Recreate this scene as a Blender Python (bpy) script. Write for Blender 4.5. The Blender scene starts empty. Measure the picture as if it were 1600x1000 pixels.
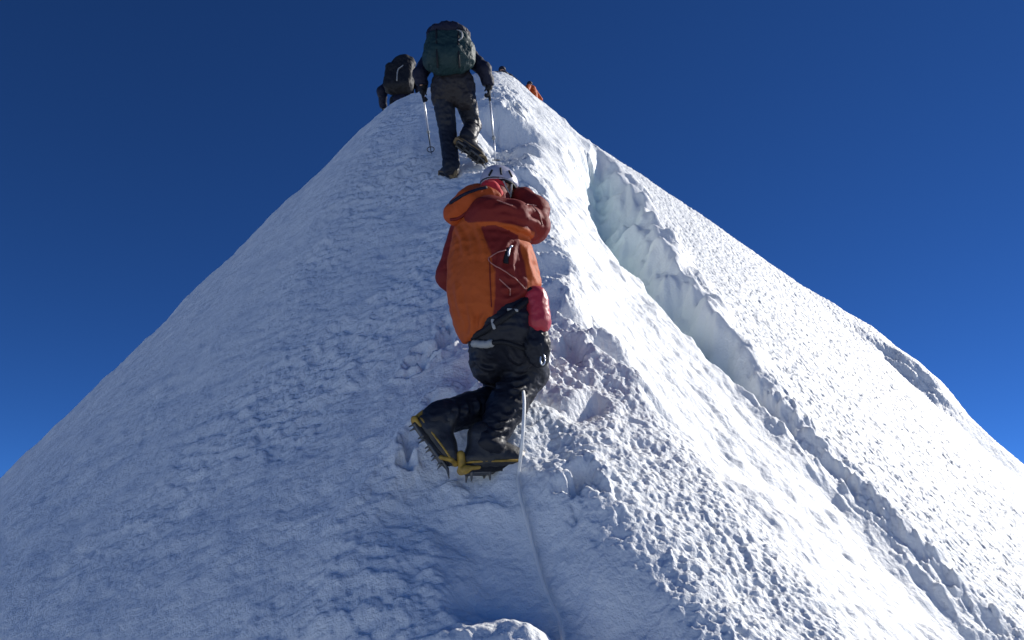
import bpy, math, random
import numpy as np
from mathutils import Vector, Matrix

# ------------------------------------------------------------------ camera
W0, H0, FPX = 1600.0, 1000.0, 1256.0          # photograph size and focal length in its pixels
PITCH = math.radians(17.0)
scene = bpy.context.scene
cam_data = bpy.data.cameras.new("camera")
cam_data.sensor_width = 36.0
cam_data.lens = 36.0 * FPX / W0
cam_data.clip_start = 0.05
cam_data.clip_end = 60000.0
cam = bpy.data.objects.new("camera", cam_data)
scene.collection.objects.link(cam)
cam.location = (0, 0, 0)
cam.rotation_euler = (math.pi / 2 + PITCH, 0, 0)
scene.camera = cam

# ------------------------------------------------------------------ sky, sun, exposure
SUN_EL, SUN_AZ = math.radians(32.0), math.radians(61.0)      # azimuth clockwise from +Y (ahead) to +X (right)
world = bpy.data.worlds.new("World")
scene.world = world
world.use_nodes = True
wn = world.node_tree.nodes
bg = wn["Background"]
sky = wn.new("ShaderNodeTexSky")
sky.sky_type = 'NISHITA'
sky.sun_disc = False
sky.sun_elevation = SUN_EL
sky.sun_rotation = SUN_AZ
sky.altitude = 6000.0
sky.air_density = 0.75
sky.dust_density = 0.0
sky.ozone_density = 3.0
tint = wn.new("ShaderNodeMix"); tint.data_type = 'RGBA'; tint.blend_type = 'MULTIPLY'      # deep blue of the thin high air
tint.inputs["Factor"].default_value = 1.0; tint.inputs["B"].default_value = (0.26, 0.58, 1.0, 1)
world.node_tree.links.new(sky.outputs[0], tint.inputs["A"])
world.node_tree.links.new(tint.outputs["Result"], bg.inputs[0])
bg.inputs[1].default_value = 0.0735
sun_data = bpy.data.lights.new("sun", 'SUN')
sun_data.energy = 3.65
sun_data.angle = math.radians(0.5)
sun_data.color = (1.0, 0.955, 0.89)
sun = bpy.data.objects.new("sun", sun_data)
scene.collection.objects.link(sun)
SUN_DIR = Vector((math.cos(SUN_EL) * math.sin(SUN_AZ), math.cos(SUN_EL) * math.cos(SUN_AZ), math.sin(SUN_EL)))
sun.rotation_euler = SUN_DIR.to_track_quat('Z', 'Y').to_euler()
scene.view_settings.view_transform = 'Standard'
scene.view_settings.look = 'None'
scene.view_settings.exposure = 0.56
scene.view_settings.gamma = 1.0
scene.view_settings.use_curve_mapping = False
scene.cycles.max_bounces = 6
scene.cycles.diffuse_bounces = 4

# ------------------------------------------------------------------ helpers
CT, ST = math.cos(PITCH), math.sin(PITCH)

def ray(px, py):
    """direction (world) of the sight line through a photograph pixel; one unit of depth along the camera axis"""
    X = (px - W0 / 2) / FPX
    U = (H0 / 2 - py) / FPX
    return np.array([X, CT - U * ST, ST + U * CT])

def at(px, py, depth):
    return ray(px, py) * depth

def sstep(a, b, x):
    t = np.clip((x - a) / (b - a), 0, 1)
    return t * t * (3 - 2 * t)

_rs = np.random.RandomState(7)
_perm = _rs.permutation(4096).astype(np.int64)
_g2 = _rs.normal(size=(4096, 2)); _g2 /= np.linalg.norm(_g2, axis=1)[:, None]
_g3 = _rs.normal(size=(4096, 3)); _g3 /= np.linalg.norm(_g3, axis=1)[:, None]

def noise2(x, y):
    xi, yi = np.floor(x).astype(np.int64), np.floor(y).astype(np.int64)
    xf, yf = x - xi, y - yi
    u, v = xf ** 3 * (xf * (xf * 6 - 15) + 10), yf ** 3 * (yf * (yf * 6 - 15) + 10)
    def g(i, j):
        h = _perm[(_perm[(xi + i) & 4095] + yi + j) & 4095]
        return _g2[h, 0] * (xf - i) + _g2[h, 1] * (yf - j)
    a = g(0, 0) * (1 - u) + g(1, 0) * u
    b = g(0, 1) * (1 - u) + g(1, 1) * u
    return (a * (1 - v) + b * v) * 1.5

def noise3(p):
    pi = np.floor(p).astype(np.int64); f = p - pi
    w = f ** 3 * (f * (f * 6 - 15) + 10)
    r = 0
    for i in (0, 1):
        for j in (0, 1):
            for k in (0, 1):
                h = _perm[(_perm[(_perm[(pi[..., 0] + i) & 4095] + pi[..., 1] + j) & 4095] + pi[..., 2] + k) & 4095]
                gr = _g3[h]
                d = gr[..., 0] * (f[..., 0] - i) + gr[..., 1] * (f[..., 1] - j) + gr[..., 2] * (f[..., 2] - k)
                wi = (w[..., 0] if i else 1 - w[..., 0]) * (w[..., 1] if j else 1 - w[..., 1]) * (w[..., 2] if k else 1 - w[..., 2])
                r = r + d * wi
    return r * 1.4

def fbm(x, y, s, oct=3, gain=0.5):
    r, a, f = 0, 1.0, 1.0 / s
    for o in range(oct):
        r = r + a * noise2(x * f + 17.3 * o, y * f - 9.1 * o)
        a *= gain; f *= 2.03
    return r

def mesh_obj(name, verts, faces, mats, parent=None, smooth=True, midx=None):
    me = bpy.data.meshes.new(name)
    verts = np.asarray(verts, dtype=np.float32); 
    if isinstance(faces, np.ndarray):
        n, k = faces.shape
        me.vertices.add(len(verts)); me.vertices.foreach_set("co", verts.ravel())
        me.loops.add(n * k); me.loops.foreach_set("vertex_index", faces.astype(np.int32).ravel())
        me.polygons.add(n); me.polygons.foreach_set("loop_start", np.arange(0, n * k, k, dtype=np.int32))
        me.update(calc_edges=True)
    else:
        me.from_pydata(verts.tolist(), [], faces); me.update()
    if not isinstance(mats, (list, tuple)): mats = [mats]
    for m in mats: me.materials.append(m)
    if midx is not None: me.polygons.foreach_set("material_index", np.asarray(midx, dtype=np.int32))
    me.polygons.foreach_set("use_smooth", np.full(len(me.polygons), smooth))
    o = bpy.data.objects.new(name, me)
    scene.collection.objects.link(o)
    if parent is not None: o.parent = parent
    return o

def tag(o, label=None, cat=None, group=None, kind=None):
    if label: o["label"] = label
    if cat: o["category"] = cat
    if group: o["group"] = group
    if kind: o["kind"] = kind
    return o

# ------------------------------------------------------------------ materials
def mat(name, col, rough=0.7, bump=None, var=None, spec=0.5, metal=0.0, sheen=0.0):
    """principled material; bump = (scale, strength, distance), var = (scale, amount) colour variation"""
    m = bpy.data.materials.new(name); m.use_nodes = True
    nt = m.node_tree; p = nt.nodes["Principled BSDF"]
    p.inputs["Base Color"].default_value = (*col, 1); p.inputs["Roughness"].default_value = rough
    p.inputs["Specular IOR Level"].default_value = spec; p.inputs["Metallic"].default_value = metal
    if sheen: p.inputs["Sheen Weight"].default_value = sheen
    tc = nt.nodes.new("ShaderNodeTexCoord")
    if var:
        n = nt.nodes.new("ShaderNodeTexNoise"); n.inputs["Scale"].default_value = var[0]; n.inputs["Detail"].default_value = 4
        nt.links.new(tc.outputs["Object"], n.inputs["Vector"])
        r = nt.nodes.new("ShaderNodeMapRange"); r.inputs[1].default_value = 0.3; r.inputs[2].default_value = 0.7
        r.inputs[3].default_value = 1 - var[1]; r.inputs[4].default_value = 1 + var[1]
        nt.links.new(n.outputs["Fac"], r.inputs[0])
        mx = nt.nodes.new("ShaderNodeVectorMath"); mx.operation = 'SCALE'; mx.inputs[0].default_value = col
        nt.links.new(r.outputs[0], mx.inputs["Scale"]); nt.links.new(mx.outputs[0], p.inputs["Base Color"])
    if bump:
        n = nt.nodes.new("ShaderNodeTexNoise"); n.inputs["Scale"].default_value = bump[0]; n.inputs["Detail"].default_value = 5
        nt.links.new(tc.outputs["Object"], n.inputs["Vector"])
        b = nt.nodes.new("ShaderNodeBump"); b.inputs["Strength"].default_value = bump[1]; b.inputs["Distance"].default_value = bump[2]
        nt.links.new(n.outputs["Fac"], b.inputs["Height"]); nt.links.new(b.outputs[0], p.inputs["Normal"])
    return m

def snow_material():
    m = bpy.data.materials.new("snow"); m.use_nodes = True
    nt = m.node_tree; L = nt.links; p = nt.nodes["Principled BSDF"]
    tc = nt.nodes.new("ShaderNodeTexCoord")
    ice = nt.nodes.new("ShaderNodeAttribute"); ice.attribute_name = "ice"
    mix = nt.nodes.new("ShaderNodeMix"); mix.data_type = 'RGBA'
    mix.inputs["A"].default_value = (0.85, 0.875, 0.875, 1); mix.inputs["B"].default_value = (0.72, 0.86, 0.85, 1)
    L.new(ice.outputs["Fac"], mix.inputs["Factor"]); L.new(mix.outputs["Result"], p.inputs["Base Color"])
    p.inputs["Roughness"].default_value = 0.6; p.inputs["Specular IOR Level"].default_value = 0.25
    h = None
    for sc, d in ((38.0, 0.018), (120.0, 0.007)):
        n = nt.nodes.new("ShaderNodeTexNoise"); n.inputs["Scale"].default_value = sc; n.inputs["Detail"].default_value = 4
        L.new(tc.outputs["Object"], n.inputs["Vector"])
        mu = nt.nodes.new("ShaderNodeMath"); mu.operation = 'MULTIPLY'; mu.inputs[1].default_value = d
        L.new(n.outputs["Fac"], mu.inputs[0])
        if h is None: h = mu
        else:
            ad = nt.nodes.new("ShaderNodeMath"); L.new(h.outputs[0], ad.inputs[0]); L.new(mu.outputs[0], ad.inputs[1]); h = ad
    b = nt.nodes.new("ShaderNodeBump"); b.inputs["Strength"].default_value = 0.55; b.inputs["Distance"].default_value = 1.0
    L.new(h.outputs[0], b.inputs["Height"]); L.new(b.outputs[0], p.inputs["Normal"])
    return m

M_SNOW = snow_material()

# ------------------------------------------------------------------ the ridge of snow
YE = 12.6                                     # how far ahead the ridge reaches its top
# outline of the top as height over plan offset
_sil = [(-900,1640),(-400,1145),(0, 750), (150, 606), (300, 459), (450, 313), (560, 206), (600, 170), (625, 153), (650, 146), (690, 128), (740, 111), (775, 105),
        (800, 115), (850, 157), (900, 203), (1000, 268), (1100, 334), (1200, 405), (1300, 474), (1380, 535), (1440, 590), (1500, 640),
        (1600, 722), (1900,950), (2500,1420)]
_F = []
for px, py in _sil:
    d = ray(px, py); p = d * (YE / d[1]); _F.append((p[0], p[2]))
_F = np.array(_F); ZTOP = _F[:, 1].max(); XTOP = _F[_F[:, 1].argmax(), 0]

_fx = np.arange(-16, 26, 0.02)
_fz = np.interp(_fx, _F[:, 0], _F[:, 1]) - ZTOP
_k = np.hanning(21); _k /= _k.sum()
_fz = np.convolve(np.pad(_fz, 10, mode='edge'), _k, 'valid')

def prof(x):
    return np.interp(x, _fx, _fz)

_cy = np.arange(-12, 60, 0.02)
_cz = np.interp(_cy, [-12, YE - 0.35, YE, 13.4, 14.2, 15.5, 20.8, 27, 34, 60], [ZTOP + 0.975 * (-12 - YE), ZTOP - 0.35 * 0.975, ZTOP, ZTOP - 0.68, ZTOP - 0.50, ZTOP + 0.3, ZTOP + 4.12, ZTOP + 8.3, ZTOP + 12, ZTOP + 20])
_kk = np.hanning(31); _kk /= _kk.sum(); _cz = np.convolve(np.pad(_cz, 15, mode='edge'), _kk, 'valid')

def crest_z(y):
    return np.interp(y, _cy, _cz)

# the crest line drifts sideways towards the viewer; left of it runs a trodden shelf
_ys = np.array([-8, 2.0, 3.2, 3.9, 4.7, 5.6, 6.5, 8.2, 10.5, YE, 15.5, 21, 27, 40])
_xs = np.array([2.3, 1.75, 1.42, 1.2, 0.80, 0.50, 0.38, 0.22, 0.05, 0.0, 0.0, 0.1, 0.84, 1.0])
_wf = np.array([1.3, 1.3, 1.25, 1.2, 0.95, 0.72, 0.62, 0.45, 0.2, 0.05, 0.0, 0.0, 0.0, 0.0])

def softp(x, r):
    return 0.5 * (x + np.sqrt(x * x + r * r)) - 0.0

def base(x, y):
    xs = np.interp(y, _ys, _xs); wf = np.interp(y, _ys, _wf)
    w = sstep(4.0, 11.5, y)
    q = x - xs
    near = -0.52 * softp(q, 0.22) - 0.74 * softp(-(q + wf), 0.30) - 0.32 * (softp(q + 1.0 * wf, 0.15) - 1.0 * wf)
    return crest_z(y) + (1 - w) * near + w * prof(q + 0.5 * wf * sstep(0.35, -0.55, q)) * (1 + 0.12 * np.maximum(y - YE, 0))

def cast(px, py, fn, y0=0.6, y1=14.0):
    """first point where a sight line meets the surface fn (used to find where on the mountain a feature lies)"""
    d = ray(px, py)
    t = np.linspace(y0, y1, 6000) / d[1]
    z = fn(d[0] * t, d[1] * t)
    k = np.argmax(z > d[2] * t)
    if not (z > d[2] * t).any(): k = len(t) - 1
    return d * t[k]

def plan(pix, fn=None):
    return np.array([cast(a, b, fn or base)[:2] for a, b in pix])

def poly_dist(x, y, P, vals=()):
    """signed sideways distance to a plan polyline (positive on its right hand when walking from far to near reversed),
    arc parameter values interpolated along it"""
    best = np.full(x.shape, 1e9); sgn = np.ones(x.shape); out = [np.zeros(x.shape) for _ in vals]
    for i in range(len(P) - 1):
        a, b = P[i], P[i + 1]; e = b - a; L2 = (e ** 2).sum()
        tr = ((x - a[0]) * e[0] + (y - a[1]) * e[1]) / L2
        t = np.clip(tr, 0, 1)
        dx, dy = x - (a[0] + t * e[0]), y - (a[1] + t * e[1])
        d = dx * dx + dy * dy
        m = d < best
        best = np.where(m, d, best)
        c = e[0] * (y - a[1]) - e[1] * (x - a[0])
        sgn = np.where(m, np.sign(c), sgn)
        for o, v in zip(out, vals):
            o[m] = (v[i] + (v[i + 1] - v[i]) * t)[m]
    return np.sqrt(best) * sgn, out

# the fracture: a step of old snow that faces the path, with a gully under it (photograph pixels of its upper lip)
FR = [(935, 232), (965, 262), (1000, 312), (1030, 372), (1062, 425), (1100, 462), (1132, 512), (1170, 560), (1212, 610),
      (1262, 672), (1332, 742), (1424, 835), (1520, 930), (1640, 1040)]
FR_H = [0.04, 0.55, 1.10, 1.10, 0.98, 0.80, 0.64, 0.46, 0.26, 0.12, 0.07, 0.06, 0.06, 0.05]
FR_P = plan(FR)
# the trodden hollow below the first climber
TR = [(685, 748), (745, 785), (805, 838), (870, 900), (930, 965), (970, 1030), (1000, 1130)]
TR_D = [0.10, 0.20, 0.24, 0.25, 0.24, 0.22, 0.18]
TR_P = plan(TR)
LM_P = plan([(738, 868), (766, 900), (790, 940), (812, 985), (836, 1060)])
TOE = cast(862, 692, base)
BITE = plan([(700, 742), (760, 750), (800, 748)])
_rh = np.random.RandomState(11)
HOLES = []
for i_, y_ in enumerate(np.arange(4.75, 11.6, 0.27)):
    c0 = np.interp(y_, _ys, _xs) - 0.5 * np.interp(y_, _ys, _wf) - 0.10
    HOLES.append((c0 + (0.17 if i_ % 2 else -0.17) + _rh.uniform(-0.08, 0.08), y_ + _rh.uniform(-0.06, 0.06), _rh.uniform(0.85, 1.25)))
for px_, py_ in ((640, 700), (690, 640), (655, 560), (700, 520), (905, 760)):
    h_ = cast(px_, py_, base); HOLES.append((h_[0], h_[1], _rh.uniform(0.7, 1.0)))
# lip of wind-packed snow on the skyline
CO_P = plan([(1290, 486), (1340, 520), (1385, 556), (1425, 592), (1462, 626), (1486, 650), (1510, 676)])
CO_H = [0.0, 0.10, 0.22, 0.34, 0.38, 0.24, 0.0]
HOL = cast(790, 205, base)

def surface(x, y, fine=True):
    xs = np.interp(y, _ys, _xs); q = x - xs
    wf = np.interp(y, _ys, _wf)
    wob = 0.10 * fbm(x, y, 0.5, 3)
    z = base(x, y)
    n1 = fbm(x, y, 0.55, 3); c_, d_ = (x - 0.62 * y) / 1.18, (0.62 * x + y) / 1.18
    n2 = fbm(c_ * 0.65, d_ * 1.5, 0.13, 3); n3 = fbm(x, y, 0.05, 2)
    # fracture and gully
    t, (H,) = poly_dist(x, y, FR_P, (np.array(FR_H),))
    t = t + wob * np.clip(H * 1.5, 0.35, 1.2) + 0.06 * fbm(x, y, 0.22, 2) * np.clip(H * 1.4, .4, 1) * (0.25 + 0.75 * sstep(-0.25 * H, -0.02, t))
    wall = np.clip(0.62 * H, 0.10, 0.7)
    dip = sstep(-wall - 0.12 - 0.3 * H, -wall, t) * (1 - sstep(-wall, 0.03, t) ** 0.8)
    lump = np.exp(-((t - 0.13) / 0.17) ** 2) * (0.11 + 0.17 * fbm(x, y, 0.40, 2)) * np.clip(H, 0.3, 0.8) * sstep(0, 0.5, H + 0.4 * (y < 8))
    lump = lump + 0.06 * np.exp(-((t + 0.05) / 0.28) ** 2) * np.maximum(fbm(x + 2, y, 0.09, 3), -0.2) * sstep(0.6, 0.2, H) * (y < 9)
    z = z - H * dip + lump
    z = z - 0.24 * sstep(0.0, 0.8, q + 0.5 * wob) * (1 - sstep(-0.5, 0.05, t)) * sstep(4.4, 5.6, y) * (1 - sstep(9.0, 10.6, y))
    z = z + (0.13 + 0.10 * n1) * np.exp(-((q + 0.02 + 0.8 * wob) / 0.24) ** 2) * sstep(4.5, 5.2, y) * (1 - sstep(10.0, 11.5, y))
    z = z + 0.06 * fbm(x + 3, y, 0.9, 4) * sstep(9.5, 12, y) * sstep(0.2, -0.8, q)
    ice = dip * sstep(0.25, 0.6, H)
    # trodden hollow
    td, (D,) = poly_dist(x, y, TR_P, (np.array(TR_D),))
    td = np.abs(td + 0.7 * wob)
    z = z - D * (1 - sstep(0.05, 0.34, td)) + 0.25 * D * np.exp(-((td - 0.50) / 0.16) ** 2)
    ld, (LH,) = poly_dist(x, y, LM_P, (np.array([0.01, 0.03, 0.05, 0.06, 0.06]),))
    z = z + LH * np.exp(-((ld + 0.2 * wob) / np.where(ld + 0.2 * wob > 0, 0.30, 0.60)) ** 2)
    z = z - 0.11 * np.exp(-(((x - TOE[0]) / 0.17) ** 2 + ((y - TOE[1]) / 0.22) ** 2))
    bd, _ = poly_dist(x, y, BITE)
    z = z + 0.045 * np.exp(-(bd / 0.07) ** 2) * (1 + 0.8 * n2)
    # steps kicked along the path
    band = np.exp(-((q + 0.5 * wf) / (0.25 + 0.45 * wf)) ** 4) * sstep(4.2, 4.5, y) * (1 - sstep(9.5, 10.5, y))
    ph = (y + 0.28 * noise2(x * 1.3, y * 0.8) + 0.10 * noise2(x * 4, y * 3) - 0.10 * q) / 0.44
    fr = ph - np.floor(ph)
    saw = fr - sstep(0.62, 1.0, fr)
    z = z - band * (0.17 + 0.10 * n1 + 0.12 * sstep(-0.5 * wf, 0.1, q)) * sstep(-0.25, 0.35, n1 + noise2(x * 2.1 + 4, y * 2.1)) * saw
    # boot holes trodden along the route
    for bx, by, sx in HOLES:
        m = (np.abs(x - bx) < 0.6) & (np.abs(y - by) < 0.5)
        if not m.any(): continue
        e = np.sqrt(((x[m] - bx) / (0.10 * sx)) ** 2 + ((y[m] - by) / (0.13 * sx)) ** 2) + 0.8 * n2[m]
        z[m] = z[m] - 0.10 * sx * (1 - sstep(0.55, 1.15, e)) + 0.030 * np.exp(-((e - 1.45) / 0.4) ** 2)
    # high step under the top
    z = z - 0.62 * sstep(HOL[1] - 1.8, HOL[1] + 0.5, y) * (1 - sstep(HOL[1] + 0.6, HOL[1] + 0.85, y)) * np.exp(-((x - HOL[0] + 0.02 + 0.6 * wob) / 0.36) ** 2)
    # drift on the skyline
    cd, (CH,) = poly_dist(x, y, CO_P, (np.array(CO_H),))
    cd = cd + 0.08 * n1 + 0.05 * n2
    z = z + CH * sstep(-0.34, 0.06, cd) * (1 - sstep(0.3, 1.6, cd))
    if fine:
        left = sstep(0.0, -0.5, q + 0.8 * wf)
        rightf = sstep(-0.05, 0.25, t)
        shelf = sstep(0.35, 0.0, q) * (1 - left)
        slope = (1 - left) * (1 - rightf) * (1 - shelf)
        near_path = 0.34 + 0.66 * sstep(-3.2, -0.8, q + wf)
        patch = 0.45 + 0.9 * sstep(-0.35, 0.5, fbm(x + 31, y, 1.3, 2))
        n4 = fbm(c_ * 0.8 + 7, d_ * 1.3, 0.055, 3)
        calm = 1 - 0.75 * np.exp(-(td / 0.36) ** 2)
        z = z + left * calm * (0.034 * n1 + near_path * patch * (0.021 * n2 + 0.011 * n4) + 0.0035 * n3)
        rid = 0.4 - np.abs(fbm(x * 0.8 + 5, y * 1.3, 0.17, 3))
        rid2 = 0.4 - np.abs(fbm(x * 0.8 + 9, y * 1.4, 0.045, 2))
        z = z + shelf * calm * (0.028 * n1 + 0.014 * rid + 0.022 * rid2 + 0.010 * n3)
        lum = fbm(x * 1.0 + 3, y, 0.30, 3)
        z = z + slope * (0.040 * n1 + 0.050 * np.maximum(lum, 0) + 0.006 * n2 + 0.006 * n3)
        a_, b_ = x * 0.8 + y * 0.6, y * 0.8 - x * 0.6
        s1 = fbm(a_, b_ * 0.7, 0.052, 2); s1 = 0.5 * s1 - 1.1 * np.maximum(s1 - 0.10, 0)
        z = z + rightf * (0.012 * n1 + 0.078 * s1 + 0.004 * n3)
    return z, ice

# adaptive grid: finer where the picture needs it
def ridge_mesh():
    ny, nx = 1150, 1250
    ya = np.concatenate([np.linspace(-6, 1.6, 60, endpoint=False), np.geomspace(1.6, 13.4, ny), np.linspace(13.5, 40, 70)])
    ua = np.concatenate([np.linspace(-2.6, -0.72, 60, endpoint=False), np.linspace(-0.72, 0.72, nx), np.linspace(0.73, 2.6, 60)])
    yy, uu = np.meshgrid(ya, ua, indexing='ij')
    xx = uu * (1.0 + 0.95 * np.clip(yy, 0, 13))
    zz, ice = surface(xx, yy)
    P = np.stack([xx, yy, zz], -1)
    # small knobbly relief pushed along the true surface direction
    n = np.cross(np.gradient(P, axis=1), np.gradient(P, axis=0)); n /= np.linalg.norm(n, axis=-1)[..., None] + 1e-12
    n *= np.sign(n[..., 2:3])
    k = (noise3(P * 5.0) * 0.05 + noise3(P * 13.0) * 0.022) * (0.15 + ice)[..., None].squeeze(-1)
    P = P + n * k[..., None]
    a, b = P.shape[:2]
    idx = np.arange(a * b).reshape(a, b)
    f = np.stack([idx[:-1, :-1], idx[:-1, 1:], idx[1:, 1:], idx[1:, :-1]], -1).reshape(-1, 4)
    o = mesh_obj("snow_mountain", P.reshape(-1, 3), f, M_SNOW)
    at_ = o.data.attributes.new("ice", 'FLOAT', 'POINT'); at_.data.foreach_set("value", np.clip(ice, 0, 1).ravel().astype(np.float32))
    return o

ridge = tag(ridge_mesh(), "steep narrow snow ridge rising to a point under the climbers", "mountain", kind="structure")

def bounce_ground_material():  # rock share and cyan tone invented to set the bounce onto shaded snow
    m = mat("snow and rock bounce ground", (0.8, 0.8, 0.8), 0.8); nt = m.node_tree; p = nt.nodes["Principled BSDF"]
    tc = nt.nodes.new("ShaderNodeTexCoord"); n = nt.nodes.new("ShaderNodeTexNoise"); n.inputs["Scale"].default_value = 0.004; n.inputs["Detail"].default_value = 8
    nt.links.new(tc.outputs["Object"], n.inputs["Vector"])
    r = nt.nodes.new("ShaderNodeValToRGB"); r.color_ramp.elements[0].position = 0.37; r.color_ramp.elements[0].color = (0.16, 0.15, 0.15, 1)
    r.color_ramp.elements[1].position = 0.45; r.color_ramp.elements[1].color = (0.75, 0.82, 0.82, 1)
    nt.links.new(n.outputs["Fac"], r.inputs[0]); nt.links.new(r.outputs[0], p.inputs["Base Color"])
    return m

# unseen glacier ground far down, added to bounce sunlight onto the shaded face
def glacier():
    n = 96; rr = np.concatenate([[0.0], np.geomspace(40, 30000, 40)])
    aa = np.linspace(0, 2 * np.pi, n, endpoint=False)
    R, A = np.meshgrid(rr, aa, indexing='ij')
    x, y = R * np.cos(A), R * np.sin(A)
    z = -420 + np.clip(R / 300, 0, 1) * 30 * noise2(x / 400, y / 400)
    idx = np.arange(len(rr) * n).reshape(len(rr), n)
    i2 = np.roll(idx, -1, axis=1)
    f = np.stack([idx[:-1], i2[:-1], i2[1:], idx[1:]], -1).reshape(-1, 4)
    return mesh_obj("ground", np.stack([x, y, z], -1).reshape(-1, 3), f, bounce_ground_material())
tag(glacier(), "unseen glacier ground far below, added to bounce sunlight", "ground", kind="structure")

# ------------------------------------------------------------------ figures: smooth solids grown from limb segments
class Solid:
    """union of tapered limbs, ellipsoids and rounded boxes, turned into one continuous skin"""
    def __init__(self): self.items = []
    def limb(self, a, b, ra, rb, k=0.02, g=0):
        self.items.append(('c', np.array(a, float), np.array(b, float), ra, rb, k, g)); return self
    def chain(self, pts, rad, k=0.02, g=0):
        for i in range(len(pts) - 1): self.limb(pts[i], pts[i + 1], rad[i], rad[i + 1], k, g)
        return self
    def egg(self, c, R, r, k=0.02, g=0, cut=False):
        self.items.append(('e', np.array(c, float), np.array(R, float), np.array(r, float), cut, k, g)); return self
    def box(self, c, R, h, rd, k=0.01, g=0):
        self.items.append(('b', np.array(c, float), np.array(R, float), np.array(h, float), rd, k, g)); return self
    def one(self, it, p):
        if it[0] == 'c':
            a, b, ra, rb = it[1:5]; e = b - a; L2 = (e ** 2).sum() + 1e-12
            t = np.clip(((p - a) @ e) / L2, 0, 1)
            return np.linalg.norm(p - a - t[..., None] * e, axis=-1) - (ra + (rb - ra) * t)
        if it[0] == 'e':
            q = (p - it[1]) @ it[2].T; r = it[3]
            k0 = np.linalg.norm(q / r, axis=-1); k1 = np.linalg.norm(q / r ** 2, axis=-1)
            return k0 * (k0 - 1) / np.maximum(k1, 1e-9)
        q = np.abs((p - it[1]) @ it[2].T) - (it[3] - it[4])
        return np.linalg.norm(np.maximum(q, 0), axis=-1) + np.minimum(q.max(-1), 0) - it[4]
    def field(self, p, group=None):
        d = None
        for it in self.items:
            if group is not None and it[6] != group: continue
            e = self.one(it, p); k = it[5]
            if d is None: d = e; continue
            if it[0] == 'e' and it[4]:
                d = np.maximum(d, -e); continue
            h = np.maximum(k - np.abs(d - e), 0) / k
            d = np.minimum(d, e) - h * h * k * 0.25
        return d
    def bounds(self):
        lo, hi = [], []
        for it in self.items:
            if it[0] == 'c':
                r = max(it[3], it[4]); lo += [it[1] - r, it[2] - r]; hi += [it[1] + r, it[2] + r]
            else:
                r = np.linalg.norm(it[3]) if it[0] == 'b' else it[3].max(); lo.append(it[1] - r); hi.append(it[1] + r)
        return np.min(lo, 0), np.max(hi, 0)
    def mesh(self, cell, clip=None):
        lo, hi = self.bounds(); lo = lo - 3 * cell; hi = hi + 3 * cell
        n = np.ceil((hi - lo) / cell).astype(int) + 1
        ax = [lo[i] + cell * np.arange(n[i]) for i in range(3)]
        G = np.stack(np.meshgrid(*ax, indexing='ij'), -1)
        v = self.field(G)
        if clip is not None: v = np.maximum(v, clip(G))
        V, F = surface_nets(v, lo, cell)
        return V, F

def surface_nets(v, lo, cell):
    s = v < 0
    c = [n - 1 for n in v.shape]
    off = [(i, j, k) for i in (0, 1) for j in (0, 1) for k in (0, 1)]
    sub = lambda a, o: a[o[0]:o[0] + c[0], o[1]:o[1] + c[1], o[2]:o[2] + c[2]]
    cnt = sum(sub(s, o).astype(np.int8) for o in off)
    act = (cnt > 0) & (cnt < 8)
    I = np.argwhere(act)
    acc = np.zeros((len(I), 3)); num = np.zeros(len(I))
    for o in off:
        for axn in range(3):
            if o[axn]: continue
            o2 = list(o); o2[axn] = 1
            a = v[I[:, 0] + o[0], I[:, 1] + o[1], I[:, 2] + o[2]]
            b = v[I[:, 0] + o2[0], I[:, 1] + o2[1], I[:, 2] + o2[2]]
            m = (a < 0) != (b < 0)
            t = np.where(m, a / np.where(m, a - b, 1), 0)
            pt = np.tile(np.array(o, float), (len(I), 1)); pt[:, axn] += t
            acc += np.where(m[:, None], pt, 0); num += m
    V = lo + cell * (I + acc / num[:, None])
    idx = np.full(act.shape, -1, dtype=np.int64); idx[act] = np.arange(len(I))
    faces = []
    for axn in range(3):
        b, d = [(1, 2), (2, 0), (0, 1)][axn]
        sl0 = [slice(None)] * 3; sl1 = [slice(None)] * 3
        sl0[axn] = slice(0, -1); sl1[axn] = slice(1, None)
        A, B = s[tuple(sl0)], s[tuple(sl1)]
        E = np.argwhere(A != B)
        E = E[(E[:, b] > 0) & (E[:, d] > 0) & (E[:, b] < v.shape[b] - 1) & (E[:, d] < v.shape[d] - 1)]
        def at_(db, dd):
            q = E.copy(); q[:, b] += db; q[:, d] += dd
            return idx[q[:, 0], q[:, 1], q[:, 2]]
        f = np.stack([at_(-1, -1), at_(0, -1), at_(0, 0), at_(-1, 0)], -1)
        inside = s[E[:, 0], E[:, 1], E[:, 2]]
        f[~inside] = f[~inside][:, ::-1]
        faces.append(f[(f >= 0).all(1)])
    return V, np.concatenate(faces)

def vnormals(V, F):
    n = np.zeros_like(V)
    fn = np.cross(V[F[:, 2]] - V[F[:, 0]], V[F[:, 3]] - V[F[:, 1]])
    for i in range(4): np.add.at(n, F[:, i], fn)
    return n / (np.linalg.norm(n, axis=1)[:, None] + 1e-12)

def relax(V, F, it=2, lam=0.5):
    E = np.concatenate([F[:, [0, 1]], F[:, [1, 2]], F[:, [2, 3]], F[:, [3, 0]]])
    deg = np.zeros(len(V)); np.add.at(deg, E[:, 0], 1); np.add.at(deg, E[:, 1], 1)
    for _ in range(it):
        a = np.zeros_like(V); np.add.at(a, E[:, 0], V[E[:, 1]]); np.add.at(a, E[:, 1], V[E[:, 0]])
        V = V + lam * (a / np.maximum(deg, 1)[:, None] - V)
    return V

def wrinkle(V, F, amp, scale, stretch=(1, 1, 1), seed=0.0):
    n = vnormals(V, F); q = V / scale * np.array(stretch) + seed
    r = 0.5 - np.abs(noise3(q) + 0.35 * noise3(q * 2.1 + 5))
    return V + n * (amp * r)[:, None]

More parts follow.
